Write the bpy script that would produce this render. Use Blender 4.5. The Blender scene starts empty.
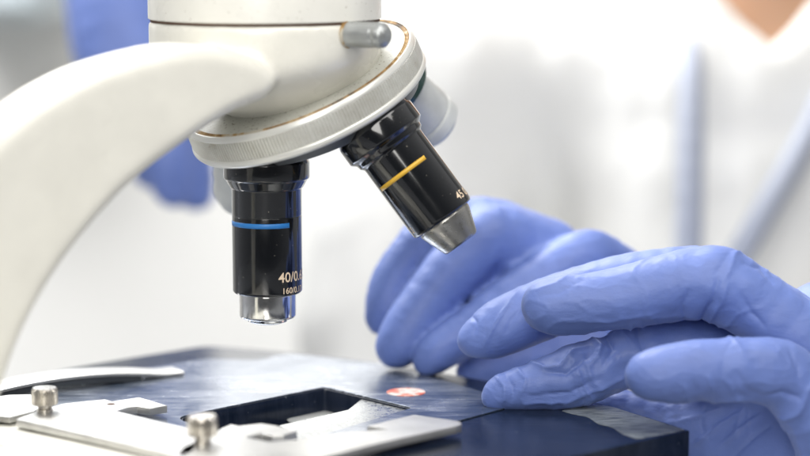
import bpy, bmesh, math, random
import numpy as np
from mathutils import Vector, noise, Matrix
random.seed(4)
R = math.radians
sc = bpy.context.scene
COL = sc.collection
MM = 0.001
# ------------------------------------------------------------------ camera model (all lengths in mm, stage top is z = 0)
PITCH = R(8.0); FPX = 2250.0; CAMZ = 169.4
CP, SP = math.cos(PITCH), math.sin(PITCH)
def P(px, py, d):
    "point at camera depth d seen at photo pixel px, py"
    u = (px-405)/FPX*d; v = (228-py)/FPX*d
    return np.array([u, d*CP+v*SP, CAMZ-d*SP+v*CP])
def G(px, py, z=0.0):
    "point on the level plane z"
    r = P(px, py, 1.0)-np.array([0, 0, CAMZ]); t = (z-CAMZ)/r[2]
    return np.array([0, 0, CAMZ])+r*t
def H(px, py, p0, n):
    "point on the upright plane through p0 with normal n"
    r = P(px, py, 1.0)-np.array([0, 0, CAMZ]); c = np.array([0, 0, CAMZ])
    t = np.dot(np.array(p0)-c, n)/np.dot(r, n)
    return c+r*t
# ------------------------------------------------------------------ objects
ROOT = {}
def empty(name, loc, label=None, cat=None, group=None):
    o = bpy.data.objects.new(name, None); COL.objects.link(o)
    o.location = Vector(loc)*MM; o.empty_display_size = .02
    ROOT[o] = np.array(loc, float)
    if label: o['label'] = label
    if cat: o['category'] = cat
    if group: o['group'] = group
    return o
def base_of(o):
    while o is not None:
        if o in ROOT: return ROOT[o]
        o = o.parent
    return np.zeros(3)
def mesh_obj(name, V, F, mat, parent=None, smooth=True, label=None, angle=None):
    V = (np.asarray(V, float)-base_of(parent))*MM
    me = bpy.data.meshes.new(name)
    me.from_pydata([tuple(v) for v in V], [], [tuple(int(i) for i in f) for f in F]); me.update()
    if smooth: me.shade_smooth()
    if angle is not None: me.set_sharp_from_angle(angle=R(angle))
    me.materials.append(mat)
    o = bpy.data.objects.new(name, me); COL.objects.link(o); o.parent = parent
    if label: o['label'] = label
    return o
def join(parts):
    V = []; F = []; n = 0
    for v, f in parts:
        V.append(np.asarray(v, float)); F += [tuple(i+n for i in q) for q in f]; n += len(v)
    return np.vstack(V), F
def frame(axis, ref):
    a = np.array(axis, float); a /= np.linalg.norm(a)
    x = np.array(ref, float); x -= a*np.dot(a, x); x /= np.linalg.norm(x)
    y = np.cross(a, x)
    return x, y, a
def lathe(org, axis, prof, seg=96, ref=(0, -1, 0), rmod=None, closed=True, arc=None):
    x, y, a = frame(axis, ref); org = np.array(org, float); V = []; F = []
    full = arc is None
    th = [2*math.pi*i/seg for i in range(seg)] if full else [arc[0]+(arc[1]-arc[0])*i/seg for i in range(seg+1)]
    m = len(th)
    for k, (r, t) in enumerate(prof):
        for j, q in enumerate(th):
            rr = r if rmod is None else r+rmod(k, q)
            V.append(org+a*t+x*rr*math.cos(q)+y*rr*math.sin(q))
    for k in range(len(prof)-1):
        for j in range(m if full else m-1):
            j2 = (j+1) % m
            F.append((k*m+j, k*m+j2, (k+1)*m+j2, (k+1)*m+j))
    if full and closed:
        F.append(tuple(range(m))[::-1]); F.append(tuple((len(prof)-1)*m+j for j in range(m)))
    V = np.array(V)
    return V, F
def bevel_prof(pts, b=0.35):
    "cut the corners of a lathe profile so that edges catch light"
    out = [pts[0]]
    for i in range(1, len(pts)-1):
        p0, p, p1 = [np.array(q, float) for q in (pts[i-1], pts[i], pts[i+1])]
        l0 = np.linalg.norm(p-p0); l1 = np.linalg.norm(p1-p)
        e = min(b, l0*.4, l1*.4)
        if e < 1e-4: out.append(tuple(p)); continue
        a0 = p+(p0-p)/l0*e; a1 = p+(p1-p)/l1*e
        out += [tuple(a0), tuple((a0+a1+2*p)/4*1.0), tuple(a1)]
    out.append(pts[-1]); return out
def plate(name, polys, z0, z1, mat, parent, bev=0.25, label=None):
    "flat plate with optional holes from 2D outlines (mm)"
    cu = bpy.data.curves.new(name, 'CURVE'); cu.dimensions = '2D'; cu.fill_mode = 'BOTH'
    for po in polys:
        sp = cu.splines.new('POLY'); sp.points.add(len(po)-1); sp.use_cyclic_u = True
        for i, p in enumerate(po): sp.points[i].co = (p[0], p[1], 0, 1)
    cu.extrude = (z1-z0)/2-bev; cu.bevel_depth = bev; cu.bevel_resolution = 1; cu.offset = -bev
    o = bpy.data.objects.new('tmp', cu); COL.objects.link(o)
    bpy.context.view_layer.update()
    me = bpy.data.meshes.new_from_object(o.evaluated_get(bpy.context.evaluated_depsgraph_get()))
    V = np.array([v.co[:] for v in me.vertices]); V[:, 2] += (z0+z1)/2
    F = [tuple(p.vertices) for p in me.polygons]
    bpy.data.objects.remove(o); bpy.data.meshes.remove(me)
    b = mesh_obj(name, V, F, mat, parent, smooth=True, label=label, angle=35)
    return b
def round_poly(pts, r, n=5, keep=()):
    out = []; m = len(pts)
    for i in range(m):
        p0, p, p1 = [np.array(pts[(i+k) % m][:2], float) for k in (-1, 0, 1)]
        rr = r[i] if isinstance(r, (list, tuple)) else r
        l0 = np.linalg.norm(p0-p); l1 = np.linalg.norm(p1-p); e = min(rr, l0*.45, l1*.45)
        if e < .02: out.append(tuple(p)); continue
        a = p+(p0-p)/l0*e; b = p+(p1-p)/l1*e
        for k in range(n+1):
            t = k/n; out.append(tuple((1-t)**2*a+2*t*(1-t)*p+t*t*b))
    return out
# ------------------------------------------------------------------ signed distance fields -> mesh
def grid(lo, hi, h):
    ax = [np.arange(lo[i], hi[i]+h, h, dtype=np.float32) for i in range(3)]
    return ax
def nets(F, ax, h):
    ins = F < 0
    sl = lambda a, i, j, k: a[i:a.shape[0]-1+i, j:a.shape[1]-1+j, k:a.shape[2]-1+k]
    cnt = np.zeros(tuple(s-1 for s in F.shape), np.int8)
    for i in (0, 1):
        for j in (0, 1):
            for k in (0, 1): cnt += sl(ins, i, j, k)
    act = (cnt > 0) & (cnt < 8)
    I = np.argwhere(act); idx = -np.ones(act.shape, np.int64); idx[act] = np.arange(len(I))
    acc = np.zeros((len(I), 3)); num = np.zeros(len(I))
    cor = [(i, j, k) for i in (0, 1) for j in (0, 1) for k in (0, 1)]
    val = {c: F[I[:, 0]+c[0], I[:, 1]+c[1], I[:, 2]+c[2]].astype(float) for c in cor}
    for a in cor:
        for d in range(3):
            if a[d]: continue
            b = list(a); b[d] = 1; b = tuple(b)
            fa, fb = val[a], val[b]; m = (fa < 0) != (fb < 0)
            t = np.where(m, fa/np.where(m, fa-fb, 1), 0)
            q = np.tile(np.array(a, float), (len(I), 1)); q[:, d] = t
            acc[m] += q[m]; num[m] += 1
    V = (I+acc/num[:, None])*h+np.array([ax[0][0], ax[1][0], ax[2][0]])
    Q = []
    for d in range(3):
        e = [(d+1) % 3, (d+2) % 3]
        a = np.moveaxis(ins, d, 0); c = a[:-1] != a[1:]
        W = np.argwhere(c[:, 1:-1, 1:-1] if d == 0 else c) if False else np.argwhere(c)
        # coordinates in moved axes order: (d, others ascending)
        oth = [x for x in range(3) if x != d]
        ok = (W[:, 1] > 0) & (W[:, 2] > 0) & (W[:, 1] < F.shape[oth[0]]-1) & (W[:, 2] < F.shape[oth[1]]-1)
        W = W[ok]; pos = np.zeros((len(W), 3), int); pos[:, d] = W[:, 0]; pos[:, oth[0]] = W[:, 1]; pos[:, oth[1]] = W[:, 2]
        def cell(o1, o2):
            p = pos.copy(); p[:, oth[0]] += o1; p[:, oth[1]] += o2
            return idx[p[:, 0], p[:, 1], p[:, 2]]
        q = np.stack([cell(-1, -1), cell(0, -1), cell(0, 0), cell(-1, 0)], 1)
        s = ins[pos[:, 0], pos[:, 1], pos[:, 2]]
        if d == 1: s = ~s
        q[~s] = q[~s][:, ::-1]
        Q.append(q)
    return V, np.vstack(Q)
def relax(V, Q, it=2, lam=.5):
    E = np.vstack([Q[:, [0, 1]], Q[:, [1, 2]], Q[:, [2, 3]], Q[:, [3, 0]]])
    for _ in range(it):
        s = np.zeros_like(V); n = np.zeros(len(V))
        for a, b in ((0, 1), (1, 0)):
            np.add.at(s, E[:, a], V[E[:, b]]); np.add.at(n, E[:, a], 1)
        V = V+lam*(s/n[:, None]-V)
    return V
def vnormals(V, Q):
    fn = np.cross(V[Q[:, 2]]-V[Q[:, 0]], V[Q[:, 3]]-V[Q[:, 1]]); N = np.zeros_like(V)
    for i in range(4): np.add.at(N, Q[:, i], fn)
    return N/np.maximum(np.linalg.norm(N, axis=1), 1e-9)[:, None]
def smin(a, b, k):
    h = np.clip(.5+.5*(b-a)/k, 0, 1)
    return b+(a-b)*h-k*h*(1-h)
def catmull(J, n=3):
    J = np.array(J, float); out = []
    E = np.vstack([2*J[0]-J[1], J, 2*J[-1]-J[-2]])
    for i in range(1, len(E)-2):
        for k in range(n):
            t = k/n; p0, p1, p2, p3 = E[i-1:i+3]
            out.append(.5*((2*p1)+(p2-p0)*t+(2*p0-5*p1+4*p2-p3)*t*t+(3*p1-p0-3*p2+p3)*t**3))
    out.append(J[-1]); return np.array(out)
def chain_field(ax, J, k=2.0, pad=14, flat=None):
    "field of one tapered chain; J rows x y z r"
    shp = tuple(len(a) for a in ax); F = np.full(shp, 60.0, np.float32)
    X = np.meshgrid(*ax, indexing='ij', sparse=True)
    for a, b in zip(J[:-1], J[1:]):
        lo = np.minimum(a[:3]-a[3], b[:3]-b[3])-pad; hi = np.maximum(a[:3]+a[3], b[:3]+b[3])+pad
        sl = tuple(slice(max(0, int(np.searchsorted(ax[i], lo[i]))), max(0, int(np.searchsorted(ax[i], hi[i])))) for i in range(3))
        if any(s.start >= s.stop for s in sl): continue
        x = ax[0][sl[0]][:, None, None]-a[0]; y = ax[1][sl[1]][None, :, None]-a[1]; z = ax[2][sl[2]][None, None, :]-a[2]
        d = b[:3]-a[:3]; L = max(float(d@d), 1e-6)
        t = np.clip((x*d[0]+y*d[1]+z*d[2])/L, 0, 1)
        g = np.sqrt((x-t*d[0])**2+(y-t*d[1])**2+(z-t*d[2])**2)-(a[3]+t*(b[3]-a[3]))
        F[sl] = smin(F[sl], g.astype(np.float32), k)
    return F
# ------------------------------------------------------------------ materials
def mat(name, col, rough=.5, metal=0, coat=0, **kw):
    m = bpy.data.materials.new(name); m.use_nodes = True; nt = m.node_tree
    b = nt.nodes['Principled BSDF']
    b.inputs['Base Color'].default_value = (*col, 1); b.inputs['Roughness'].default_value = rough
    b.inputs['Metallic'].default_value = metal; b.inputs['Coat Weight'].default_value = coat
    for k, v in kw.items(): b.inputs[k.replace('_', ' ')].default_value = v
    return m, nt, b
def node(nt, t, **kw):
    n = nt.nodes.new(t)
    for k, v in kw.items():
        if k in n.inputs: n.inputs[k].default_value = v
        else: setattr(n, k, v)
    return n
def tex(nt, scale, detail=4, rough=.55, stretch=None, rot=None, dist=0):
    tc = node(nt, 'ShaderNodeTexCoord'); mp = node(nt, 'ShaderNodeMapping')
    if stretch: mp.inputs['Scale'].default_value = stretch
    if rot: mp.inputs['Rotation'].default_value = rot
    n = node(nt, 'ShaderNodeTexNoise'); n.inputs['Scale'].default_value = scale; n.inputs['Detail'].default_value = detail
    n.inputs['Roughness'].default_value = rough; n.inputs['Distortion'].default_value = dist
    nt.links.new(tc.outputs['Object'], mp.inputs['Vector']); nt.links.new(mp.outputs[0], n.inputs['Vector'])
    return n
def ramp(nt, src, stops):
    r = node(nt, 'ShaderNodeValToRGB'); e = r.color_ramp.elements
    while len(e) < len(stops): e.new(.5)
    for i, (p, c) in enumerate(stops):
        e[i].position = p; e[i].color = (*c, 1) if not isinstance(c, (int, float)) else (c, c, c, 1)
    nt.links.new(src, r.inputs[0]); return r
def bump(nt, b, srcs, dist, strength=1):
    prev = None
    for s, dd in zip(srcs, dist):
        n = node(nt, 'ShaderNodeBump'); n.inputs['Distance'].default_value = dd; n.inputs['Strength'].default_value = strength
        nt.links.new(s, n.inputs['Height'])
        if prev: nt.links.new(prev.outputs[0], n.inputs['Normal'])
        prev = n
    nt.links.new(prev.outputs[0], b.inputs['Normal'])
def paint(name, col, rough=.32, speck=.06, thr=.27):
    m, nt, b = mat(name, col, rough, coat=.25, Coat_Roughness=.2)
    n = tex(nt, 60, 5); c2 = tuple(c*.94 for c in col)
    r = ramp(nt, n.outputs[0], [(.35, c2), (.6, col)])
    s = tex(nt, 900, 2); rs = ramp(nt, s.outputs[0], [(.0, 0), (thr, .0), (thr+.02, 1)]) 
    mx = node(nt, 'ShaderNodeMix', data_type='RGBA'); nt.links.new(rs.outputs[0], mx.inputs['Factor'])
    mx.inputs['A'].default_value = (col[0]*.35, col[1]*.3, col[2]*.25, 1)
    nt.links.new(r.outputs[0], mx.inputs['B']); nt.links.new(mx.outputs['Result'], b.inputs['Base Color'])
    rr = ramp(nt, tex(nt, 25, 4).outputs[0], [(.3, rough*.8), (.7, rough*1.3)]); nt.links.new(rr.outputs[0], b.inputs['Roughness'])
    bump(nt, b, [tex(nt, 700, 2).outputs[0]], [speck*MM])
    return m
M = {}
M['cream'] = paint('cream_paint', (.84, .825, .75), .3, thr=.2)
M['cream2'] = paint('head_paint', (.84, .83, .77), .3)
M['ring'] = paint('grey_metal_ring', (.50, .50, .45), .42, .12, thr=.34)
M['knurl'], nt, b = mat('knurled_alloy', (.62, .62, .58), .42, .35)
r_ = ramp(nt, tex(nt, 60, 7, .7).outputs[0], [(.28, (.36, .31, .24)), (.36, (.58, .57, .52)), (.6, (.70, .70, .66))]); nt.links.new(r_.outputs[0], b.inputs['Base Color'])
M['lip'], nt, b = mat('polished_lip', (.76, .76, .72), .28, .3)
M['rust'], nt, b = mat('rusty_gap', (.30, .16, .04), .7)
r_ = ramp(nt, tex(nt, 55, 8, .75).outputs[0], [(.38, (.03, .02, .01)), (.46, (.24, .13, .04)), (.52, (.42, .27, .10)), (.56, (.52, .48, .40))]); nt.links.new(r_.outputs[0], b.inputs['Base Color'])
M['gap'], nt, b = mat('dark_gap', (.10, .05, .03), .8)
M['turret'], nt, b = mat('turret_metal', (.16, .17, .18), .35, .8)
M['black'], nt, b = mat('black_enamel', (.005, .006, .008), .14, coat=.8, Coat_Roughness=.06, IOR=1.48)
rr = ramp(nt, tex(nt, 110, 6, stretch=(1, 1, .5)).outputs[0], [(.3, .10), (.7, .22)]); nt.links.new(rr.outputs[0], b.inputs['Roughness'])
sp = tex(nt, 1100, 1); r_ = ramp(nt, sp.outputs[0], [(.0, (.005, .006, .008)), (.76, (.005, .006, .008)), (.79, (.2, .19, .16))]); nt.links.new(r_.outputs[0], b.inputs['Base Color'])
M['blueband'], nt, b = mat('blue_enamel', (.03, .22, .62), .35)
M['yellowband'], nt, b = mat('yellow_enamel', (.75, .45, .05), .35)
M['letter'], nt, b = mat('cream_lettering', (.85, .68, .50), .5)
def metal(name, col, rough, streak, sc_=300, b_=.0, metallic=1.0):
    m, nt, b = mat(name, col, rough, metallic)
    n = tex(nt, sc_, 4, stretch=streak); rr = ramp(nt, n.outputs[0], [(.3, max(.03, rough-.1)), (.7, rough+.12)])
    nt.links.new(rr.outputs[0], b.inputs['Roughness'])
    n2 = tex(nt, 90, 5); r2 = ramp(nt, n2.outputs[0], [(.35, tuple(c*.82 for c in col)), (.65, col)]); nt.links.new(r2.outputs[0], b.inputs['Base Color'])
    if b_: bump(nt, b, [n.outputs[0]], [b_*MM])
    return m
M['chrome'] = metal('bright_chrome', (.88, .88, .87), .12, (1, 1, 1), 60)
M['steel'] = metal('worn_steel', (.50, .49, .46), .30, (1, 1, 1), 400, .05)
M['knob'] = metal('nickel_knob', (.72, .68, .62), .25, (1, 1, .05), 2000, .02)
M['plate'] = metal('satin_plate', (.68, .675, .655), .38, (1, 14, 1), 260, .015, .8)
M['silver'] = metal('silver_barrel', (.70, .72, .71), .5, (1, 1, 1), 100, 0, .2)
M['peg'] = metal('dull_peg', (.50, .52, .52), .36, (1, 1, 1), 200, .02, .75)
M['glass'], nt, b = mat('lens_glass', (.02, .03, .04), .03, coat=1)
M['greenglass'], nt, b = mat('green_collar', (.01, .05, .04), .2, coat=.5)
# stage lacquer: dark navy, worn and scratched
def stage_mat(name, col, wear_glare, r0, r1, spec):
    m, nt, b = mat(name, col, r0, 0, coat=.0)
    b.inputs['IOR'].default_value = spec
    n = tex(nt, 38, 7, .65, dist=.6); n2 = tex(nt, 45, 8, .7, stretch=(1, 9, 1), rot=(0, 0, R(40)), dist=.4); n3 = tex(nt, 620, 3)
    mth = node(nt, 'ShaderNodeMath', operation='MULTIPLY'); nt.links.new(n.outputs[0], mth.inputs[0]); nt.links.new(n2.outputs[0], mth.inputs[1])
    r = ramp(nt, mth.outputs[0], [(.18, col), (.34, wear_glare)])
    sp_ = ramp(nt, n3.outputs[0], [(.70, 0.0), (.76, .7)])
    mx = node(nt, 'ShaderNodeMix', data_type='RGBA'); nt.links.new(sp_.outputs[0], mx.inputs['Factor']); nt.links.new(r.outputs[0], mx.inputs['A'])
    mx.inputs['B'].default_value = (.22, .24, .27, 1); nt.links.new(mx.outputs['Result'], b.inputs['Base Color'])
    rr = ramp(nt, mth.outputs[0], [(.15, r0), (.36, r1)]); nt.links.new(rr.outputs[0], b.inputs['Roughness'])
    bump(nt, b, [n2.outputs[0], n3.outputs[0]], [.10*MM, .02*MM])
    return m
M['stage'] = stage_mat('navy_lacquer', (.006, .011, .024), (.016, .022, .04), .06, .20, 1.32)
M['insert'] = stage_mat('worn_blue_grey_lacquer', (.085, .115, .175), (.34, .37, .43), .14, .30, 1.85)
M['insert'].node_tree.nodes['Principled BSDF'].inputs['Metallic'].default_value = .55
M['frost'] = metal('frosted_plate', (.44, .45, .45), .30, (1, 1, 1), 700, .08)
M['glare'], nt, b = mat('painted_glare', (.6, .62, .60), .34, .25)  # pale streaked colour painted for the reflection on the stage corner
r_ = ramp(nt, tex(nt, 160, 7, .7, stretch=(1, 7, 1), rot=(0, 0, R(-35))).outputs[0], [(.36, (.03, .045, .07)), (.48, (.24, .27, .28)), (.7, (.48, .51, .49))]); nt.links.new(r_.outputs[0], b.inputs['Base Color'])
M['sticker'], nt, b = mat('red_round_label', (.7, .1, .05), .5)
r_ = ramp(nt, tex(nt, 190, 4).outputs[0], [(.42, (.68, .60, .56)), (.54, (.62, .24, .17)), (.66, (.55, .10, .06))]); nt.links.new(r_.outputs[0], b.inputs['Base Color'])
# nitrile glove
def glove_mat(name, col):
    m, nt, b = mat(name, col, .54, 0, coat=.08, Coat_Roughness=.35)
    b.inputs['Sheen Weight'].default_value = .18; b.inputs['Sheen Roughness'].default_value = .35; b.inputs['Sheen Tint'].default_value = (.75, .82, 1, 1)
    b.inputs['Subsurface Weight'].default_value = .05; b.inputs['Subsurface Radius'].default_value = (.3, .4, 1); b.inputs['Subsurface Scale'].default_value = .003
    n0 = tex(nt, 45, 5); r = ramp(nt, n0.outputs[0], [(.35, tuple(c*.88 for c in col)), (.65, tuple(min(1, c*1.06) for c in col))])
    nt.links.new(r.outputs[0], b.inputs['Base Color'])
    n1 = tex(nt, 70, 5, .6, stretch=(1, 1, 2.2), rot=(0, R(25), 0), dist=1.4); n2 = tex(nt, 500, 4, stretch=(1, 1, 1)); n3 = tex(nt, 1900, 2)
    bump(nt, b, [n1.outputs[0], n2.outputs[0], n3.outputs[0]], [.3*MM, .06*MM, .05*MM])
    return m
M['glove'] = glove_mat('blue_nitrile', (.135, .205, .52))
M['skin'], nt, b = mat('skin', (.40, .22, .125), .5, Subsurface_Weight=.2, Subsurface_Scale=.01)
M['coat'], nt, b = mat('white_cotton', (.77, .77, .75), .8)
bump(nt, b, [tex(nt, 9, 4).outputs[0], tex(nt, 900, 2).outputs[0]], [6*MM, .1*MM])
M['lapel_band'], nt, b = mat('grey_blue_band', (.36, .39, .47), .8)
M['coatgrey'], nt, b = mat('grey_blue_sleeve', (.52, .53, .60), .8)
M['hair'], nt, b = mat('dark_hair', (.05, .03, .02), .5)
M['wall'], nt, b = mat('off_white_wall', (.84, .83, .79), .7)
r_ = ramp(nt, tex(nt, 1.2, 3).outputs[0], [(.3, (.80, .79, .76)), (.7, (.86, .85, .81))]); nt.links.new(r_.outputs[0], b.inputs['Base Color'])
M['bench'], nt, b = mat('white_laminate', (.74, .75, .76), .35)
r_ = ramp(nt, tex(nt, 300, 3).outputs[0], [(.3, (.26, .27, .29)), (.6, (.31, .32, .34))]); nt.links.new(r_.outputs[0], b.inputs['Base Color'])
M['cabinet'], nt, b = mat('grey_green_panel', (.34, .40, .41), .5)
r_ = ramp(nt, tex(nt, 5, 3).outputs[0], [(.3, (.58, .66, .69)), (.7, (.64, .71, .74))]); nt.links.new(r_.outputs[0], b.inputs['Base Color'])

# ------------------------------------------------------------------ MICROSCOPE
AX = np.array([-47.8, 772.0, 0])                      # optical axis
def zz(py): return CAMZ-AX[1]*math.tan(PITCH+math.atan((py-228)/FPX))
h3 = np.array([math.cos(R(38)), math.sin(R(38)), 0]); n3 = np.array([math.sin(R(38)), -math.cos(R(38)), 0])
AL = R(26.7)
Nn = math.sin(AL)*h3+np.array([0, 0, -math.cos(AL)])
APEX = AX+np.array([0, 0, zz(163)+64.0])
mic = empty('microscope', (AX[0]-40, AX[1]-30, -170), 'cream laboratory microscope with black objectives over a worn navy stage', 'microscope')

# arm and lower head casting
HW = 37.0; NW = 12.0      # the arm spans NW..HW across its own width
def arm_uv(px, py):
    p = H(px, py, AX+n3*HW, n3)
    return float((p-AX)@h3), float(p[2])
outer = [(284, 86), (282, 72), (262, 58), (232, 48), (200, 44), (171, 48), (135, 57), (97, 69), (48, 94), (0, 132), (-40, 172), (-80, 225), (-110, 290), (-125, 360)]
inner = [(-10, 470), (2, 415), (12, 375), (27, 335), (46, 298), (70, 260), (100, 222), (130, 190), (157, 168), (183, 149), (212, 129), (242, 111), (272, 101)]
uv = [arm_uv(*p) for p in outer]
uv += [(uv[-1][0]-2, -150), (-105, -150)]
uv += [arm_uv(*p) for p in inner]
uv = round_poly(uv, 9, 4)
hs = 1.2
ax = grid((-215, -46, -148), (46, 46, 136), hs)
def poly_sd(U, W, pts):
    d = np.full(U.shape, 1e9); s = np.ones(U.shape); n = len(pts)
    for i in range(n):
        a = pts[i]; b = pts[i-1]; ex, ey = b[0]-a[0], b[1]-a[1]; wx, wy = U-a[0], W-a[1]
        t = np.clip((wx*ex+wy*ey)/max(ex*ex+ey*ey, 1e-9), 0, 1)
        d = np.minimum(d, (wx-ex*t)**2+(wy-ey*t)**2)
        c1 = W >= a[1]; c2 = W < b[1]; c3 = ex*wy > ey*wx
        s[(c1 & c2 & c3) | (~c1 & ~c2 & ~c3)] *= -1
    return np.sqrt(d)*s
U, W = np.meshgrid(ax[0], ax[2], indexing='ij')
rad = 6.0
d2 = poly_sd(U, W, uv)+rad
qy = np.abs(ax[1]-(HW+NW)/2)-(HW-NW)/2+rad
A2 = np.maximum(d2, 0)[:, None, :]; B2 = np.maximum(qy, 0)[None, :, None]
arm = (np.sqrt(A2**2+B2**2)+np.minimum(np.maximum(d2[:, None, :], qy[None, :, None]), 0)-rad).astype(np.float32)
XX, YY, ZZ = ax[0][:, None, None], ax[1][None, :, None], ax[2][None, None, :]
HTOP = zz(20)
rh = np.sqrt(XX**2+YY**2)
cyl = np.maximum(rh-39.7, ZZ-HTOP)
za = ZZ-APEX[2]
tN = XX*math.sin(AL)-za*math.cos(AL)
dN = np.sqrt(np.maximum(XX**2+YY**2+za**2-tN**2, 0))
cone = (dN-30-(39.6-tN)*.85)*.76
head = np.maximum(cyl, np.maximum(tN-42.4, np.minimum(0, 0)-1e3))
head = -smin(-cyl.astype(np.float32)*np.ones_like(arm), -cone.astype(np.float32), 4.0)
head = np.maximum(head, tN-39.6)
top = ZZ-HTOP
cast = np.maximum(smin(arm, head, 1.6), top)
V, Q = nets(cast.astype(np.float32), ax, hs)
V = relax(V, Q, 2, .5)
Vw = AX+V[:, [0]]*h3+V[:, [1]]*n3+V[:, [2]]*np.array([0, 0, 1.])
mesh_obj('arm', Vw, Q[:, ::-1], M['cream'], mic)
# upper head
up = [(0, HTOP+.45), (39.4, HTOP+.45), (39.9, HTOP+.8), (39.9, HTOP+34), (38.5, HTOP+38), (30, HTOP+44), (0, HTOP+44)]
V, F = lathe(AX, (0, 0, 1), [(max(r, .01), t) for r, t in up], 128)
hd = mesh_obj('head', V, F, M['cream2'], mic, angle=40)
V, F = lathe(AX, (0, 0, 1), [(39.2, HTOP-.3), (39.2, HTOP+1.2)], 128, closed=False)
mesh_obj('dark_seam', V, F, M['gap'], hd)
tb = AX+np.array([0, 0, HTOP+40])
V, F = lathe(tb, (h3*.7+np.array([0, 0, .72])), bevel_prof([(17, 0), (17, 60), (19, 60), (19, 90), (15, 92)], 1), 64)
mesh_obj('eyepiece_tube', V, F, M['cream2'], mic, angle=40)

# revolving nosepiece
DO = APEX+np.array([-3.4, -1.0, 0])-Nn*3.0
V, F = lathe(DO, Nn, bevel_prof([(24, 41.6), (40.1, 42.2), (40.5, 42.5)], .3), 160, closed=False)
np_o = mesh_obj('nosepiece', V, F, M['ring'], mic, angle=40)
V, F = lathe(DO, Nn, [(39.9, 41.9), (40.3, 42.25), (40.7, 42.45), (41.3, 42.2), (41.5, 42.0)], 160, closed=False)
mesh_obj('rust_seam', V, F, M['rust'], np_o)
V, F = lathe(DO, Nn, bevel_prof([(41.4, 43.2), (41.5, 41.9), (42.1, 41.9), (42.9, 43.4), (42.9, 43.9)], .25), 160, closed=False)
mesh_obj('upper_rim', V, F, M['lip'], np_o, angle=50)
def kn(k, q): return 0.0 if k in (0, 7) else (.16 if int(round(q/(2*math.pi)*1400)) % 6 in (0, 1, 2) else -.24)
V, F = lathe(DO, Nn, [(42.6, 43.8), (43.0, 44.1), (43.15, 46), (43.2, 48), (43.25, 49), (43.25, 50), (43.2, 50.6), (42.8, 50.9)], 1400, rmod=kn, closed=False)
mesh_obj('knurled_ring', V, F, M['knurl'], np_o, smooth=False)
V, F = lathe(DO, Nn, bevel_prof([(42.4, 50.5), (43.6, 51.0), (43.9, 52.4), (43.2, 53.5), (38, 54.6), (36, 54.8)], .4), 160, closed=False)
mesh_obj('lower_rim', V, F, M['lip'], np_o, angle=50)
V, F = lathe(APEX-Nn*1.2, Nn, bevel_prof([(37, 52.3), (35.5, 56.0), (12, 57.5), (9, 59.5), (.05, 60)], .5), 128, closed=False)
mesh_obj('turret', V, F, M['turret'], np_o, angle=40)
# clamp screw on the head casting
pj = H(349, 34.5, AX+np.array([0, -26.5, 0]), np.array([0, 1.0, 0]))
ps = np.array([.86, -.50, .0]); ps /= np.linalg.norm(ps)
V, F = lathe(pj, ps, bevel_prof([(4.3, -2), (4.3, 9.5), (4.1, 10.3), (4.1, 10.8), (4.4, 11.4), (4.1, 13.6), (2.4, 15.2), (.05, 15.5)], .5), 48, closed=False)
cs = mesh_obj('clamp_screw', V, F, M['peg'], mic, angle=50)
V, F = lathe(pj, ps, bevel_prof([(4.2, -1), (4.75, -1), (4.7, .1), (4.3, .2)], .2), 48, closed=False)
mesh_obj('screw_washer', V, F, M['rust'], cs, angle=50)

# objectives
def text_on(name, s, size, org, axis, ref, r, a0, t0, parent, matl, flip=1):
    "lettering wrapped round a barrel; a0 start angle, reading direction around the barrel, t0 distance of the base line"
    cu = bpy.data.curves.new('t', 'FONT'); cu.body = s; cu.size = size; cu.offset = size*.012; cu.space_character = 1.02
    o = bpy.data.objects.new('t', cu); COL.objects.link(o); bpy.context.view_layer.update()
    me = bpy.data.meshes.new_from_object(o.evaluated_get(bpy.context.evaluated_depsgraph_get()))
    bm = bmesh.new(); bm.from_mesh(me); bmesh.ops.triangulate(bm, faces=bm.faces)
    bmesh.ops.subdivide_edges(bm, edges=[e for e in bm.edges if e.calc_length() > size*.15], cuts=2)
    x, y, a = frame(axis, ref); Vv = []
    for v in bm.verts:
        q = -(a0+v.co.x/r)
        Vv.append(np.array(org)+a*(t0-v.co.y)+(x*math.cos(q)+y*math.sin(q))*(r+.05))
    bm.verts.index_update(); F = [tuple(v.index for v in f.verts)[::-1] for f in bm.faces]
    bm.free(); bpy.data.objects.remove(o); bpy.data.meshes.remove(me)
    return mesh_obj(name, Vv, F, matl, parent, smooth=False)
SH = 64.0
def objective(d, prof, tip, lens, band, bandmat, bodymat, tipmat, label, ref, texts=(), barc=(-1.3, 1.3)):
    S = APEX+np.array(d)*SH
    V, F = lathe(S, d, bevel_prof(prof, .35), 96, ref=ref)
    o = mesh_obj('objective', V, F, bodymat, mic, angle=40, label=label)
    V, F = lathe(S, d, bevel_prof(tip, .3), 96, ref=ref)
    mesh_obj('tip', V, F, tipmat, o, angle=40)
    V, F = lathe(S, d, lens, 48, ref=ref, closed=False)
    mesh_obj('front_lens', V, F, M['glass'], o)
    if band:
        r, t0, t1 = band
        V, F = lathe(S, d, [(r-.1, t0-.02), (r+.06, t0), (r+.06, t1), (r-.1, t1+.02)], 64, ref=ref, arc=(-barc[1], -barc[0]))
        mesh_obj('colour_band', V, F, bandmat, o)
    for (s, size, r, a0, t0) in texts:
        text_on('lettering', s, size, S, d, ref, r, a0, t0, o, M['letter'])
    return o
down = np.array([0, 0, -1.0])
def L(py): return zz(163)-zz(py)
rb = 12.1
camref = np.array([0, 0, 0]) - AX; camref[2] = 0
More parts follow.
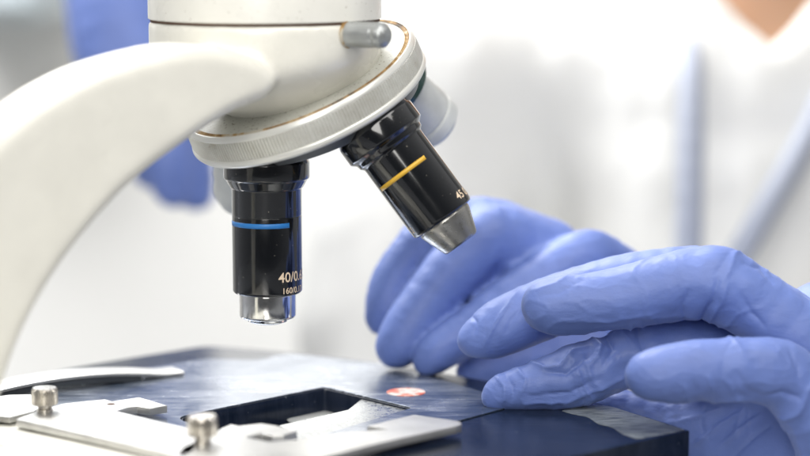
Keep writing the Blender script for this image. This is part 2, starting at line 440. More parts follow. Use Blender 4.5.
objective(down, [(10, -9), (14.2, -2), (14.9, -.5), (14.9, L(177.5)), (14.2, L(179)), (12.6, L(187)), (rb, L(188)), (rb, L(214)), (rb-.12, L(214.3)), (rb-.12, L(215)), (rb, L(215.3)), (rb, L(290)), (rb-.6, L(292)), (9.6, L(292.4))],
          [(9.4, L(291)), (9.8, L(293)), (9.8, L(315)), (9.3, L(317)), (7.2, L(317.3)), (7.0, L(320.5)), (4.8, L(322.8)), (2.2, L(323.3))],
          [(2.3, L(323.2)), (1.5, L(322.8)), (.02, L(323.4))], (rb, L(219.5), L(224.3)), M['blueband'], M['black'], M['chrome'],
          'upright black objective with a blue band and chrome tip', camref,
          [('40/0.65', 4.8, rb, R(18), L(277.5)), ('160/0.17', 2.9, rb, R(24), L(289))], barc=(R(-88), R(39)))
d2_ = math.cos(AL)*Nn; v3 = np.array([math.sin(R(38)), -math.cos(R(38)), 0])
dY = math.cos(AL)*Nn+math.sin(AL)*v3; dY /= np.linalg.norm(dY)
dF = np.array([-.13, .55, -.82]); dF /= np.linalg.norm(dF)
dB = math.cos(2*AL)*down+math.sin(2*AL)*h3; dB /= np.linalg.norm(dB)
objective(dY, [(10, -9), (14.2, -2), (14.9, -.5), (14.9, 5.6), (14.2, 6.2), (13.2, 7.0), (13.0, 8.6), (12.0, 9.4), (11.9, 10), (11.9, 38), (11.4, 38.8), (9.6, 39.2)],
          [(9.6, 38.6), (9.9, 39.5), (9.7, 40.6), (6.8, 48.6), (6.2, 49.2), (3.0, 49.2)],
          [(3.1, 49.2), (2, 48.7), (.02, 49.0)], (11.9, 17.4, 18.9), M['yellowband'], M['black'], M['steel'],
          'tilted black objective with a yellow band and conical steel tip', np.array([0, -1.0, 0]),
          [('45 0.65', 4.0, 11.9, R(46), 36.6), ('2', 3.4, 11.9, R(-66), 36.6)], barc=(R(-66), R(42)))
objective(dB, [(10, -9), (13.5, -2), (13.5, 4), (12.5, 6), (11.5, 7), (11.5, 22), (10.5, 23)], [(10.4, 22), (11.2, 24), (11.2, 28), (8, 31), (3, 31.5)], [(3, 31.5), (.02, 31.2)],
          None, None, M['silver'], M['silver'], 'silver objective with a dark green collar behind the yellow banded one', np.array([0, -1.0, 0]))
S3 = APEX+dB*SH
V, F = lathe(S3, dB, bevel_prof([(12.5, -3), (14.3, -1), (14.3, 6.2), (12.5, 7)], .3), 64, closed=False)
ob3 = [o for o in COL.objects if o.name.startswith('objective')][-1]
mesh_obj('collar', V, F, M['greenglass'], ob3, angle=40)
ob4 = objective(dF, [(10, -9), (13.5, -2), (13.5, 5), (12.3, 7), (11.2, 8), (11.2, 26), (10.5, 27)], [(10.4, 26), (10.6, 28), (10.6, 34), (7, 40), (3, 40.3)], [(3, 40.3), (.02, 40)],
          None, None, M['silver'], M['silver'], 'short silver objective half hidden behind the blue banded one', np.array([0, -1.0, 0]))
V, F = lathe(APEX+dF*SH, dF, bevel_prof([(12.5, -3), (13.9, -1), (13.9, 5.2), (12.5, 6)], .3), 64, closed=False)
mesh_obj('collar', V, F, M['greenglass'], ob4, angle=40)

# stage
g2 = lambda px, py, z=0: tuple(G(px, py, z)[:2])
edge = [g2(690, 430.5), g2(648, 417), g2(607, 405), g2(545, 391), g2(480, 379.5), g2(420, 369), g2(370, 361.5), g2(310, 354), g2(250, 348.5), g2(206, 345.5), g2(100, 362.5)]
Rr = np.array(edge[0]); rear = Rr+190*np.array([-.755, -.655])
lf = np.array(edge[-1])+np.array([-.71, -.70])*30
stage_out = edge+[tuple(lf), (-190, 745), (-158, 640)]
stage_out += [(-60, 590), tuple(rear)]
stage_out = round_poly(stage_out, [.8, 0, 0, 0, 0, 0, 0, 0, 0, 6, 0, 6, 6, 6, 6, 6], 4)
hole = round_poly([g2(176, 418.5), g2(325, 388.7), g2(409, 408.5), g2(270, 450)], [7, 1.5, 1.5, 6], 5)
hole = hole[::-1]
st = plate('stage', [stage_out, hole], -13, 0, M['stage'], mic, .35, label=None)
ins_out = [g2(450, 424), g2(522, 404.5), g2(440, 380.5), g2(380, 364), g2(285, 354.5), g2(262, 361), g2(205, 360), g2(140, 370), g2(60, 385), g2(20, 420), g2(90, 440), g2(280, 470)]
hole2 = round_poly([g2(173.5, 418.8), g2(325, 387.8), g2(412, 408.8), g2(270, 452)], [7, 1.5, 1.5, 6], 5)[::-1]
plate('stage_insert', [round_poly(ins_out, [1, 1, 1, 4, 6, 4, 6, 8, 4, 4, 4, 4]), hole2], .004, .5, M['insert'], st, .12)
wear_glare = [g2(610, 406), g2(648, 418), g2(686, 430.1), g2(662, 434.5), g2(637, 439.0), g2(622, 434), g2(612, 427), g2(598, 424), g2(588, 417), g2(572, 414), g2(560, 410.5), g2(575, 408), g2(590, 404.5)]
plate('glare_wedge', [round_poly(wear_glare, 2.0, 3)], .004, .06, M['glare'], st, .01)  # bright reflection on the stage corner, painted as a thin pale patch
V, F = lathe(np.array([G(406, 393.5)[0], G(406, 393.5)[1], .5]), (0, 0, 1), bevel_prof([(6.9, 0.005), (6.9, .14), (6.6, .2), (.02, .2)], .05), 48, closed=False)
mesh_obj('round_label', V, F, M['sticker'], st, label='round red and white sticker')
cpl = [g2(279, 425.2, -.6), g2(320, 416, -.6), g2(348, 409.5, -.6), g2(362, 398.6, -.6), g2(420, 410.5, -.6), g2(330, 444, -.6), g2(299, 443, -.6), g2(296, 434, -.6)]
plate('centre_plate', [cpl], -2.0, -.6, M['frost'], st, .15)
# hole floor and condenser
V, F = lathe(AX+np.array([6, 6, 0]), (0, 0, 1), bevel_prof([(26, -60), (26, -22), (23, -20), (15, -19.5), (14.5, -18.6), (13.5, -18.2)], .4), 96, closed=False)
cd = mesh_obj('condenser', V, F, M['black'], mic, angle=40)
V, F = lathe(np.array([-22, 784, 0]), (0, 0, 1), [(15, -16), (19, -9.2), (20.6, -8.6), (20.4, -8.2), (19, -8), (.02, -8)], 96, closed=False)
mesh_obj('reflection_disc', V, F, M['silver'], cd, angle=40)  # pale disc added to stand for the curved reflection inside the opening
V, F = lathe(AX+np.array([6, 6, 0]), (0, 0, 1), [(13.6, -18.0), (11, -17.4), (7, -16.7), (3, -16.4), (.02, -16.3)], 64, closed=False)
mesh_obj('lens', V, F, M['glass'], cd)

# slide holder: satin metal plates with spring fingers
Z1 = 4.2
q = lambda pts: [g2(a, b, Z1) for a, b in pts]
holder = mesh_obj('slide_holder', *lathe(np.array([*g2(110, 425, Z1), 1.1]), (0, 0, 1), [(3, 0), (3, .3)], 24), M['plate'], mic)
p1 = [(16, 419), (36, 411.5), (62, 403.5), (84, 401), (105, 399), (112, 401), (139, 397), (152, 400.5), (167, 405.3), (150, 408), (137, 406), (128, 407), (116, 410.8), (134, 415), (178, 425.5), (205, 432), (192, 452), (182, 456), (170, 453), (95, 436)]
plate('holder_plate', [q(p1)], 1.6, Z1, M['plate'], holder, .2)
p2 = [(183, 447), (214, 433), (222, 428), (231, 424), (239, 425.7), (261, 423), (276, 425.3), (297, 430.7), (284, 434.6), (272, 434.8), (262, 433), (245, 437), (269, 441.5), (296, 439.5), (340, 432.5), (388, 429), (367, 426), (390, 420), (414, 414.4), (460, 421), (462, 424), (456, 426), (400, 438), (330, 455), (250, 478), (165, 472)]
plate('holder_plate', [round_poly(q(p2), [.2]*18+[.8, 2.5, .8, .6, .2, .2, 1, 1], 4)], 1.6, Z1, M['plate'], holder, .2)
p3 = [(-60, 404), (-20, 398), (9, 394), (31, 393.5), (45, 402), (34, 410.5), (9.5, 416), (0, 415), (-60, 425)]
plate('holder_plate', [q(p3)], 1.8, Z1-.2, M['plate'], holder, .2)
# carriage underneath the holder
cr_ = [g2(-40, 415, 1), g2(20, 418, 1), g2(120, 436, 1), g2(185, 448, 1), g2(240, 462, 1), g2(160, 500, 1), g2(62, 457, 1), g2(0, 444, 1), g2(-60, 436, 1)]
plate('carriage', [cr_], .6, 1.0, M['cream'], holder, .15)
cr2 = [(a[0]*1.0, a[1]-3.0) for a in [g2(-60, 425, 0), g2(20, 428, 0), g2(170, 458, 0), g2(260, 500, 0), g2(60, 520, 0), g2(-60, 470, 0)]]
plate('carriage', [cr2], -18, .5, M['cream'], holder, .8)
# small hole in the plate
V, F = lathe(np.array([*g2(111, 404, Z1), Z1]), (0, 0, 1), [(1.3, .01), (1.3, .05), (.02, .05)], 24, closed=False)
mesh_obj('screw_hole', V, F, M['gap'], holder)
# the rear stage clip: arched spring bar
def arched_bar(pts, w, th, matl, name, parent):
    Vv = []; F = []
    n = len(pts); P_ = np.array(pts, float)
    T = np.gradient(P_, axis=0)
    for i in range(n):
        t = T[i]/np.linalg.norm(T[i]); s = np.cross(t, (0, 0, 1)); s /= np.linalg.norm(s)
        ww = w[i] if hasattr(w, '__len__') else w
        for a, b in ((-.5, 0), (-.5, .8), (-.44, 1), (.44, 1), (.5, .8), (.5, 0)):
            Vv.append(P_[i]+s*a*ww+np.array([0, 0, b*th]))
    for i in range(n-1):
        for k in range(6): F.append((i*6+k, i*6+(k+1) % 6, (i+1)*6+(k+1) % 6, (i+1)*6+k))
    F.append(tuple(range(6))[::-1]); F.append(tuple((n-1)*6+k for k in range(6)))
    return mesh_obj(name, Vv, F, matl, parent, angle=30)
a_, b_ = G(-30, 392, 2), G(178, 371.5, 1)
bar = []
for i in range(25):
    t = i/24; p = a_*(1-t)+b_*t; p[2] = .7+3.2*math.sin(math.pi*min(1, t*1.12))**.8*(1 if t < .9 else 1) if t < .88 else .7
    bar.append(p)
arched_bar(bar, [15-4*i/24 for i in range(25)], 1.3, M['plate'], 'stage_clip', mic)
clip = [o for o in COL.objects if o.name == 'stage_clip'][0]
arched_bar([p-np.array([0, 0, 2.3]) for p in bar[1:20]], [13.5-3*i/18 for i in range(19)], 2.2, M['turret'], 'clip_shade', clip)  # dark bar added for the shade beneath the arched clip
# thumbscrews
def thumbscrew(px, pyb, d, hgt):
    c = G(px, pyb, Z1); r = d/2
    tn = lambda k, q: (0 if k in (0, 1, 2, 3, 9, 10) else (.10 if int(round(q/(2*math.pi)*240)) % 4 < 2 else -.08))
    pr = [(r*.62, -.5), (r*.62, .9), (r*.5, 1.0), (r*.62, hgt*.28), (r*.96, hgt*.32), (r, hgt*.36), (r, hgt*.6), (r, hgt*.88), (r*.98, hgt*.92), (r*.9, hgt*1.0), (.02, hgt*1.02)]
    V, F = lathe(c, (0, 0, 1), pr, 240, rmod=tn, closed=False)
    return mesh_obj('thumbscrew', V, F, M['knob'], holder, angle=25)
thumbscrew(45, 411.5, 8.6, 8.2); thumbscrew(202.5, 444, 9.4, 9.2)
# base and column (mostly below the frame)
def rbox(name, lo, hi, matl, parent, bev=6, rot=0, c=None, seg=4):
    bm = bmesh.new(); bmesh.ops.create_cube(bm, size=1)
    lo = np.array(lo, float); hi = np.array(hi, float)
    for v in bm.verts: v.co = Vector(((v.co.x+.5)*(hi[0]-lo[0])+lo[0], (v.co.y+.5)*(hi[1]-lo[1])+lo[1], (v.co.z+.5)*(hi[2]-lo[2])+lo[2]))
    bmesh.ops.bevel(bm, geom=list(bm.edges), offset=bev, segments=seg, affect='EDGES', profile=.5)
    if rot:
        cc = Vector(c if c is not None else (0, 0, 0)); bmesh.ops.rotate(bm, verts=bm.verts, cent=cc, matrix=Matrix.Rotation(rot, 3, 'Z'))
    bm.verts.index_update(); V = [v.co[:] for v in bm.verts]; F = [tuple(v.index for v in f.verts) for f in bm.faces]; bm.free()
    return mesh_obj(name, V, F, matl, parent, angle=35)
rbox('base', (AX[0]-190, AX[1]-65, -168), (AX[0]+60, AX[1]+65, -132), M['cream'], mic, 10, R(38), AX)
rbox('stage_bracket', (AX[0]-120, AX[1]-30, -60), (AX[0]-40, AX[1]+30, -13.5), M['black'], mic, 4, R(38), AX)

# ------------------------------------------------------------------ PEOPLE
def chainP(rows, n=3):
    J = [[*P(a, b, d), r] for a, b, d, r in rows]
    return catmull(J, n)
def build_sdf(groups, h, pad=14, kk=None):
    allJ = np.vstack([g for g, _ in groups])
    lo = (allJ[:, :3]-allJ[:, [3]]).min(0)-4; hi = (allJ[:, :3]+allJ[:, [3]]).max(0)+4
    ax = grid(lo, hi, h); F = None
    for J, k in groups:
        f = chain_field(ax, J, 1.0, pad)
        F = f if F is None else smin(F, f, k)
    return F, ax
def smooth_noise(V, s, seed):
    off = Vector((seed*17.3, seed*5.1, seed*9.7))
    return np.array([noise.noise(Vector(v)*s+off) for v in V])
def wrinkle(V, Q, folds, amp=.5, seed=1, lines=None):
    "glove folds: broad slack, ridged creases and transverse bands at the joints"
    for it in range(1):
        N = vnormals(V, Q)
        s1 = smooth_noise(V, 1/22., seed); s2 = smooth_noise(V*np.array([1, 1, 1.9]), 1/10., seed+3)
        rid = (1-np.abs(s2)*2.6).clip(0, 1)**3
        s3 = smooth_noise(V*np.array([1.2, 1, 1]), 1/4.5, seed+50); d = .16*(1-np.abs(s3)*3).clip(0, 1)**3*(smooth_noise(V, 1/16., seed+51)*2.5+.3).clip(0, 1)
        d = d+amp*(1.7*s1+.75*rid*.8*(.35+smooth_noise(V, 1/30., seed+7).clip(-.3, .7)))
        for (c, dr, w, pitch, a, rr) in folds:
            u_ = (V-c)@dr; rr2 = np.linalg.norm(V-c-np.outer(u_, dr), axis=1)
            env_ = np.exp(-(u_/w)**2)*np.exp(-(np.maximum(rr2-rr, 0)/5)**2)
            I = np.where(env_ > .02)[0]; env = env_[I]; u = u_[I]; S = V[I]
            wob = smooth_noise(S, 1/14., seed+11)*7; dd = np.zeros(len(I))
            rs = np.random.RandomState(int(seed*7+abs(c[0])*3+abs(c[2])) % 9999)
            for q_ in range(max(2, int(2*w/pitch))):
                o_ = rs.uniform(-w, w); wd = rs.uniform(.6, 1.5); am = rs.uniform(.5, 1.3)*(1 if rs.rand() < .65 else -.7)
                md = np.clip(smooth_noise(S, 1/rs.uniform(8, 15), seed+20+q_)*3+.35, 0, 1)
                sl = rs.uniform(-.5, .5)
                dd += a*am*env*md*.7*np.exp(-np.abs(u+wob+sl*(S[:, 1]-c[1])-o_)/(wd*.75))
            if a > 1: dd += a*.7*env*smooth_noise(S*np.array([1, .6, 1]), 1/8., seed+31)
            d[I] += dd
        if lines:
            rel = V-np.array([0, 0, CAMZ]); dp = rel[:, 1]*CP-rel[:, 2]*SP
            px = 405+FPX*rel[:, 0]/dp; py = 228-FPX*(rel[:, 1]*SP+rel[:, 2]*CP)/dp
            px = px+1.6*smooth_noise(V, 1/5., seed+40); py = py+1.6*smooth_noise(V, 1/5., seed+41)
            face = np.clip(-N[:, 1]*1.6+.75, 0, 1)
            for pts, d0, wd, am in lines:
                p_ = np.array(pts, float); best = np.full(len(V), 1e9); L_ = len(p_)-1; par = np.zeros(len(V))
                for i in range(L_):
                    ex = p_[i+1]-p_[i]; t = np.clip(((px-p_[i, 0])*ex[0]+(py-p_[i, 1])*ex[1])/(ex@ex), 0, 1)
                    q2 = (px-p_[i, 0]-t*ex[0])**2+(py-p_[i, 1]-t*ex[1])**2; m_ = q2 < best
                    best = np.where(m_, q2, best); par = np.where(m_, (i+t)/L_, par)
                d += am*1.05*np.exp(-np.sqrt(best+.15)/(wd*.72))*face*np.exp(-((dp-d0)/13)**4)*np.sin(math.pi*np.clip(par*.86+.07, 0, 1))**.5
        V = V+N*d[:, None]
    return V
def fold(rows, i, w=7, pitch=5, a=.5, rr=12):
    p = P(*rows[i][:3]); j = min(i+1, len(rows)-1); k = max(i-1, 0)
    d = P(*rows[j][:3])-P(*rows[k][:3]); return (p, d/np.linalg.norm(d), w, pitch, a, rr)

# near hand (right of the picture): the person's left hand
fA = [(473, 340, 792, 5.6), (488, 334, 792, 8.4), (507, 324, 792, 9.9), (545, 309, 791, 10.3), (600, 291, 788, 10.4), (655, 280, 786, 11), (712, 283, 784, 12), (760, 310, 782, 12.5), (815, 350, 780, 14)]
fB = [(546, 305, 764, 7.8), (560, 306, 764, 9.3), (600, 301, 763, 10.0), (650, 292, 762, 10.8), (700, 283, 761, 11.9), (722, 286, 760, 12.0), (758, 308, 760, 12.0), (815, 352, 760, 14)]
fC = [(494, 398, 777, 4.4), (505, 392, 777, 6.6), (538, 387, 777, 8.0), (572, 377, 778, 10.2), (610, 364, 779, 10.3), (650, 351, 780, 10.8), (705, 355, 782, 13), (790, 380, 782, 15)]
fD = [(649, 376, 735, 7.6), (664, 374, 735, 8.9), (700, 370, 736, 9.8), (740, 369, 737, 10.4), (778, 373, 739, 11.2), (798, 392, 741, 10.8), (826, 430, 745, 12), (850, 480, 752, 16)]
fT = [(604, 404, 800, 4.2), (622, 408, 798, 6.2), (680, 425, 795, 11), (740, 425, 793, 17), (800, 440, 790, 22)]
palm = [(830, 365, 775, 17), (850, 420, 778, 27), (900, 470, 785, 27), (985, 520, 800, 24), (1080, 560, 820, 23)]
palm2 = [(807, 318, 802, 10), (832, 326, 798, 15), (870, 420, 785, 20)]
palm3 = [(725, 480, 795, 20), (800, 450, 785, 25), (850, 440, 780, 26)]
def hand_mesh(groups, h, folds, amp, seed, lines=None):
    F, ax = build_sdf([(chainP(g, 3), k) for g, k in groups], h)
    V, Q = nets(F, ax, h); V = relax(V, Q, 2, .5)
    V = wrinkle(V, Q, folds, amp, seed, lines)
    return V, Q[:, ::-1]
nearF = [fold(fA, 3, 5, 4, .35), fold(fA, 1, 3, 3, .5), fold(fB, 5, 14, 7, .55, 13), fold(fB, 3, 6, 5, .25), fold(fC, 2, 7, 4.6, .6, 9), fold(fC, 4, 16, 6.5, 1.2, 10), fold(fC, 5, 10, 5, .8, 10),
         fold(fD, 3, 12, 5.5, .55, 11), fold(fD, 5, 10, 6, .7, 12), fold(fT, 3, 18, 7, .8, 18)]
creases = [([(519, 288), (510, 303), (494, 326), (484, 346)], 786, 2.2, 1.1), ([(528, 291), (519, 310), (505, 332)], 786, 3.2, -.7), ([(469, 312), (476, 322), (474, 336)], 788, 2.4, -.9),
    ([(533, 292), (556, 284), (578, 271), (600, 266)], 765, 2.6, .7), ([(541, 297), (560, 292), (582, 280)], 765, 3.0, -.5),
    ([(718, 283), (712, 302), (700, 322), (696, 332)], 752, 2.6, -1.3), ([(728, 283), (720, 305), (708, 325)], 752, 3, .9), ([(690, 290), (684, 306), (684, 325)], 752, 2.6, -.9),
    ([(738, 290), (752, 312), (764, 326)], 750, 3, -.9), ([(640, 318), (690, 316), (735, 326)], 755, 3, .7), ([(560, 321), (610, 322), (660, 312)], 757, 2.4, .6), ([(744, 262), (760, 268), (772, 282)], 757, 2.6, -.9),
    ([(494, 374), (505, 386), (503, 402)], 770, 2.4, 1.0), ([(503, 370), (513, 386), (512, 400)], 770, 2.4, -.9), ([(514, 366), (526, 378), (522, 394)], 769, 2.4, 1.0),
    ([(522, 362), (545, 368), (560, 366), (575, 352), (588, 345)], 768, 2.6, 1.7), ([(548, 372), (566, 374), (582, 360), (592, 352)], 768, 3.0, -1.4), ([(592, 338), (602, 346), (598, 358), (590, 364)], 769, 2.4, 1.8), ([(606, 336), (612, 350), (604, 366)], 769, 2.8, -1.4),
    ([(606, 334), (624, 332), (636, 322), (644, 326)], 771, 2.4, 1.8), ([(525, 404), (565, 402), (600, 388), (628, 374)], 769, 2.6, 1.0), ([(530, 396), (570, 392), (600, 378)], 768, 3.4, -.8), ([(540, 352), (548, 346)], 772, 5, 1.2), ([(574, 340), (586, 334)], 772, 5, 1.3),
    ([(684, 384), (690, 402)], 729, 2.4, .8), ([(694, 380), (700, 400)], 728, 3, -.8), ([(708, 376), (716, 400)], 728, 2.6, .8), ([(726, 378), (736, 396), (748, 402)], 728, 2.6, .9), ([(736, 372), (748, 390), (762, 398)], 728, 3, -.8),
    ([(668, 402), (705, 403), (740, 397), (768, 404)], 731, 2.4, 1.0), ([(788, 348), (797, 366), (800, 384)], 732, 3, -.9), ([(765, 395), (782, 392), (800, 398)], 732, 2.6, -1.2),
    ([(694, 446), (716, 428), (742, 412)], 775, 3.2, 1.4), ([(716, 452), (740, 430), (760, 416)], 772, 3.2, 1.2), ([(735, 456), (752, 440), (770, 425)], 770, 3.0, -1.2), ([(660, 424), (690, 420), (720, 410)], 780, 3.0, 1.0), ([(776, 406), (794, 430), (804, 456)], 750, 3.2, 1.2)]
person = empty('person', (207, 1260, -900), 'person in a white lab coat and blue gloves working behind the microscope', 'person')
V, Q = hand_mesh([(fA, 2), (fB, 2.0), (fC, 1.6), (fD, 1.6), (fT, 3), (palm2, 7), (palm3, 7), (palm, 9)], .65, [(c, d_, w_, p_, a_*1.9, r_) for c, d_, w_, p_, a_, r_ in nearF], .42, 2, creases)
mesh_obj('glove', V, Q, M['glove'], person, label='blue glove on the near hand, fingertip resting on the stage')
# far hand (blurred, left of it): the person's right hand
gA = [(394, 349, 838, 7.0), (404, 337, 838, 9.0), (428, 303, 840, 10.3), (462, 262, 844, 11.6), (490, 240, 848, 13), (540, 262, 860, 17)]
gB = [(382, 318, 852, 6.5), (388, 300, 852, 8), (402, 268, 854, 9.2), (432, 240, 856, 10.5), (480, 232, 858, 13), (540, 262, 864, 17)]
gC = [(428, 362, 830, 5.5), (440, 352, 830, 7.6), (476, 328, 833, 9.2), (530, 290, 838, 10.5), (578, 262, 844, 10.8), (602, 262, 850, 10), (640, 300, 870, 14)]
gT = [(470, 372, 842, 6), (490, 366, 843, 8.5), (545, 362, 850, 12), (610, 350, 862, 16), (660, 335, 885, 18)]
gp = [(530, 268, 862, 14), (560, 290, 868, 20), (610, 305, 880, 18), (680, 322, 915, 18), (712, 342, 985, 19), (723, 366, 1072, 20)]
gp2 = [(480, 300, 856, 13), (540, 320, 862, 18), (620, 325, 885, 18)]
farF = [fold(gA, 2, 10, 6, .7), fold(gB, 2, 9, 6, .5), fold(gC, 2, 10, 6, .7), fold(gA, 4, 14, 8, .6, 16)]
V, Q = hand_mesh([(gA, 2), (gB, 2.0), (gC, 2), (gT, 3), (gp, 8), (gp2, 7)], 1.2, farF, .8, 5)
mesh_obj('glove', V, Q, M['glove'], person, label='blue glove on the far hand, fingers pressed to the stage behind the tilted objective')
# body: head, neck, chest as one surface
def W4(rows, n=3): return catmull([list(map(float, r)) for r in rows], n)
cx, cy = 207.0, 1265.0
wr1 = P(1080, 560, 820); wr2 = P(790, 322, 990)
body_groups = [(W4([(cx, cy, -420, 130), (cx, cy, -150, 122), (cx, cy-4, 40, 105), (cx, cy, 95, 80)]), 20),
               (W4([(cx, cy, 60, 66), (cx, cy-8, 150, 60), (cx, cy-14, 215, 56)]), 40),
               (W4([(cx, cy-25, 290, 72), (cx, cy-10, 330, 90), (cx, cy, 365, 88)]), 25),
               (W4([(cx-170, cy, 85, 50), (cx+170, cy, 85, 50)]), 40),
               (W4([(cx, cy-118, 318, 9), (cx, cy-112, 300, 12)]), 8),
               (W4([(cx-170, cy, 80, 44), (cx-200, cy-60, -90, 38), (110, 1165, -115, 34), (150, 1085, -62, 17)], 4), 15),
               (W4([(cx+170, cy, 80, 44), (cx+245, cy-60, -150, 40), (450, 1035, -210, 38), (*wr1, 24)], 4), 15)]
F, axg = build_sdf(body_groups, 5.0, 60)
V, Q = nets(F, axg, 5.0); V = relax(V, Q, 2)
mesh_obj('body', V, Q[:, ::-1], M['skin'], person)
F2 = F-9.0
coat_groups = [(W4([(cx, cy, -640, 150), (cx, cy, -300, 150), (cx, cy, -100, 140), (cx, cy-2, 60, 120), (cx, cy, 90, 100)]), 20),
               (W4([(cx-165, cy, 80, 62), (cx+165, cy, 80, 62)]), 50),
               (W4([(cx-175, cy, 70, 60), (cx-205, cy-60, -90, 56), (110, 1165, -115, 46), (150, 1078, -60, 31)], 4), 18),
               (W4([(cx+175, cy, 70, 60), (cx+250, cy-60, -150, 56), (455, 1040, -210, 52), (wr1[0]+6, wr1[1]+8, wr1[2]-4, 34)], 4), 18)]
F, axg = build_sdf(coat_groups, 6.0, 70)
X3, Y3, Z3 = np.meshgrid(*axg, indexing='ij')
V0 = P(772, 52, 1150)
wedge = np.maximum(np.maximum(np.abs(X3-V0[0]-2)-(Z3-V0[2])*1.0, V0[2]-Z3), Y3-(cy+10))
F = np.maximum(F, -wedge)
neckhole = np.sqrt((X3-cx)**2+(Y3-cy)**2)-68
F = np.maximum(F, -np.maximum(neckhole, 118-Z3))
V, Q = nets(F.astype(np.float32), axg, 6.0); V = relax(V, Q, 2)
N = vnormals(V, Q); V = V+N*(2.5*smooth_noise(V*np.array([1.6, 1, .5]), 1/60., 3)+2*smooth_noise(V*np.array([1.5, 1, .4]), 1/25., 8))[:, None]
coat = mesh_obj('lab_coat', V, Q[:, ::-1], M['coat'], person)
# chest V of skin just inside the collar
F, axg = build_sdf([(W4([(cx, cy-62, 30, 62), (cx, cy-55, 130, 58)]), 5)], 4, 40)
# grey-blue strips along the lapels
def strip(name, rows, parent, matl, k=1.0):
    J = W4(rows, 4); F, axg = build_sdf([(J, 1)], 2.5, 30); V, Q = nets(F, axg, 2.5); V = relax(V, Q, 1)
    return mesh_obj(name, V, Q[:, ::-1], matl, parent)
def onchest(px, py, d, r): return (*P(px, py, d), r)
strip('lapel_strip', [onchest(690, 45, 1165, 5), onchest(691, 80, 1135, 6.5), onchest(690, 170, 1118, 7), onchest(688, 280, 1112, 7)], coat, M['lapel_band'])
strip('lapel_strip', [onchest(840, 70, 1150, 6), onchest(800, 150, 1126, 6.5), (*P(768, 205, 1112), 6.5), onchest(735, 262, 1108, 6.5)], coat, M['lapel_band'])
# second person: only a gloved hand and forearm reach in behind the microscope arm
p2_ = empty('person', (-210, 1150, -900), 'second person blurred behind the microscope arm, blue gloved hand hanging down', 'person')
kA = [(196, 192, 1085, 9), (190, 165, 1085, 12), (172, 110, 1090, 15), (150, 60, 1095, 18)]
kB = [(172, 188, 1075, 9), (168, 160, 1075, 12), (152, 105, 1085, 15), (135, 50, 1095, 18)]
kC = [(152, 172, 1095, 9), (150, 150, 1095, 11), (135, 100, 1100, 15), (115, 45, 1100, 18)]
kP = [(150, 90, 1095, 18), (125, 30, 1100, 24), (112, -20, 1110, 24), (95, -120, 1130, 26)]
kT = [(118, 110, 1080, 9), (108, 75, 1085, 13), (108, 30, 1100, 18)]
V, Q = hand_mesh([(kA, 3), (kB, 3), (kC, 3), (kT, 4), (kP, 10)], 2.0, [], 1.0, 9)
mesh_obj('glove', V, Q, M['glove'], p2_)
F, axg = build_sdf([(W4([(*P(100, -100, 1128), 24), (*P(60, -260, 1200), 32), (-260, 1330, 250, 45), (-480, 1520, 100, 110), (-480, 1520, -500, 130)]), 10), (W4([(-480, 1510, 230, 60), (-480, 1500, 330, 90)]), 25)], 6, 60)
V, Q = nets(F, axg, 6.0); V = relax(V, Q, 2)
mesh_obj('body', V, Q[:, ::-1], M['skin'], p2_)
F, axg = build_sdf([(W4([(*P(80, -190, 1165), 38), (-250, 1330, 250, 60), (-480, 1520, 100, 125), (-480, 1520, -620, 145)]), 10)], 7, 60)
V, Q = nets(F, axg, 7.0); V = relax(V, Q, 2)
mesh_obj('sleeve', V, Q[:, ::-1], M['coat'], p2_)

# ------------------------------------------------------------------ SETTING
def struct(o): o['kind'] = 'structure'; return o
struct(rbox('bench', (-1200, -200, -200), (1200, 1090, -170), M['bench'], None, 3))
struct(rbox('wall', (-2600, 2400, -950), (2600, 2500, 1800), M['wall'], None, 5))
struct(rbox('floor', (-2600, -400, -1000), (2600, 2390, -960), M['bench'], None, 5))
wc = empty('wall_cabinet', (-640, 2330, 120), 'grey green cabinet out of focus at the top left', 'cabinet')
c0 = P(-60, 12, 2300); c1 = P(62, 12, 2300)
rbox('cabinet_body', (c0[0], 2200, c0[2]), (c1[0], 2398, 520), M['cabinet'], wc, 6)
rbox('door', (c0[0]+20, 2180, c0[2]+12), (c1[0]-10, 2198, 508), M['cabinet'], wc, 5)

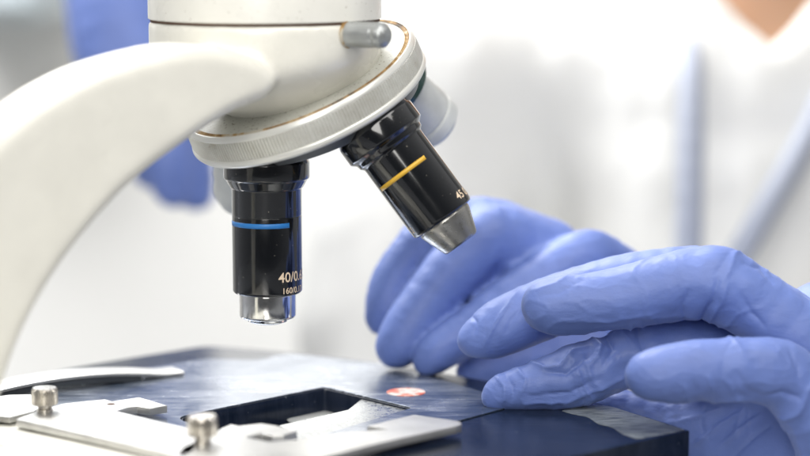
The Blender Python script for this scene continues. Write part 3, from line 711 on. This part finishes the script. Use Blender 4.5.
# ------------------------------------------------------------------ LIGHT
w = bpy.data.worlds.new('World'); sc.world = w; w.use_nodes = True; nt = w.node_tree
bg = nt.nodes['Background']
tc = node(nt, 'ShaderNodeTexCoord'); sx = node(nt, 'ShaderNodeSeparateXYZ'); nt.links.new(tc.outputs['Generated'], sx.inputs[0])
ma = node(nt, 'ShaderNodeMapRange'); ma.inputs['From Min'].default_value = -1; ma.inputs['From Max'].default_value = 1; ma.inputs['To Min'].default_value = .12; ma.inputs['To Max'].default_value = 1.0
nt.links.new(sx.outputs['Z'], ma.inputs['Value'])
r_ = ramp(nt, ma.outputs[0], [(.1, (.10, .10, .12)), (.5, (.50, .51, .54)), (.9, (1, .99, .97))])
my = node(nt, 'ShaderNodeMapRange'); my.inputs['From Min'].default_value = -1; my.inputs['From Max'].default_value = .3; my.inputs['To Min'].default_value = .12; my.inputs['To Max'].default_value = 1.0
nt.links.new(sx.outputs['Y'], my.inputs['Value'])
vm = node(nt, 'ShaderNodeVectorMath', operation='SCALE'); nt.links.new(r_.outputs[0], vm.inputs[0]); nt.links.new(my.outputs[0], vm.inputs['Scale'])
nt.links.new(vm.outputs[0], bg.inputs['Color']); bg.inputs['Strength'].default_value = .68
def area(name, loc, target, size, power, col=(1, 1, 1), sy=None):
    l = bpy.data.lights.new(name, 'AREA'); l.energy = power; l.size = size*MM; l.color = col
    if sy: l.shape = 'RECTANGLE'; l.size_y = sy*MM
    o = bpy.data.objects.new(name, l); COL.objects.link(o); o.location = Vector(loc)*MM
    o.rotation_euler = (Vector(target)-Vector(loc)).to_track_quat('-Z', 'Y').to_euler(); return o
area('key_lamp', (-180, 1230, 820), (40, 770, 40), 420, 5.0, (1, .98, .94))
area('front_fill', (-500, 50, 750), (0, 780, 60), 420, 1.6, (1, .97, .92))  # unseen fill added to lift the faces turned to the camera
area('window_lamp', (-120, -440, 560), (0, 780, 90), 440, 7.5, (1, .98, .94), 760)
area('coat_fill', (160, 480, 620), (190, 1260, 20), 420, 2.7, (1, .98, .95))  # unseen fill added to even out the coat front
area('wall_fill', (-650, 1650, 1100), (-450, 2400, 0), 800, 52, (.97, .98, 1))  # unseen fill added to brighten the back wall
# ------------------------------------------------------------------ CAMERA
cam = bpy.data.cameras.new('camera'); co = bpy.data.objects.new('camera', cam); COL.objects.link(co)
co.location = (0, 0, CAMZ*MM); co.rotation_euler = (math.pi/2-PITCH, 0, 0)
cam.sensor_width = 36; cam.lens = FPX*36/810; cam.clip_start = .01; cam.clip_end = 50
cam.dof.use_dof = True; cam.dof.focus_distance = .772; cam.dof.aperture_fstop = 4.6
sc.camera = co
sc.view_settings.view_transform = 'Standard'; sc.view_settings.look = 'None'; sc.view_settings.exposure = 0.08; sc.view_settings.gamma = 1
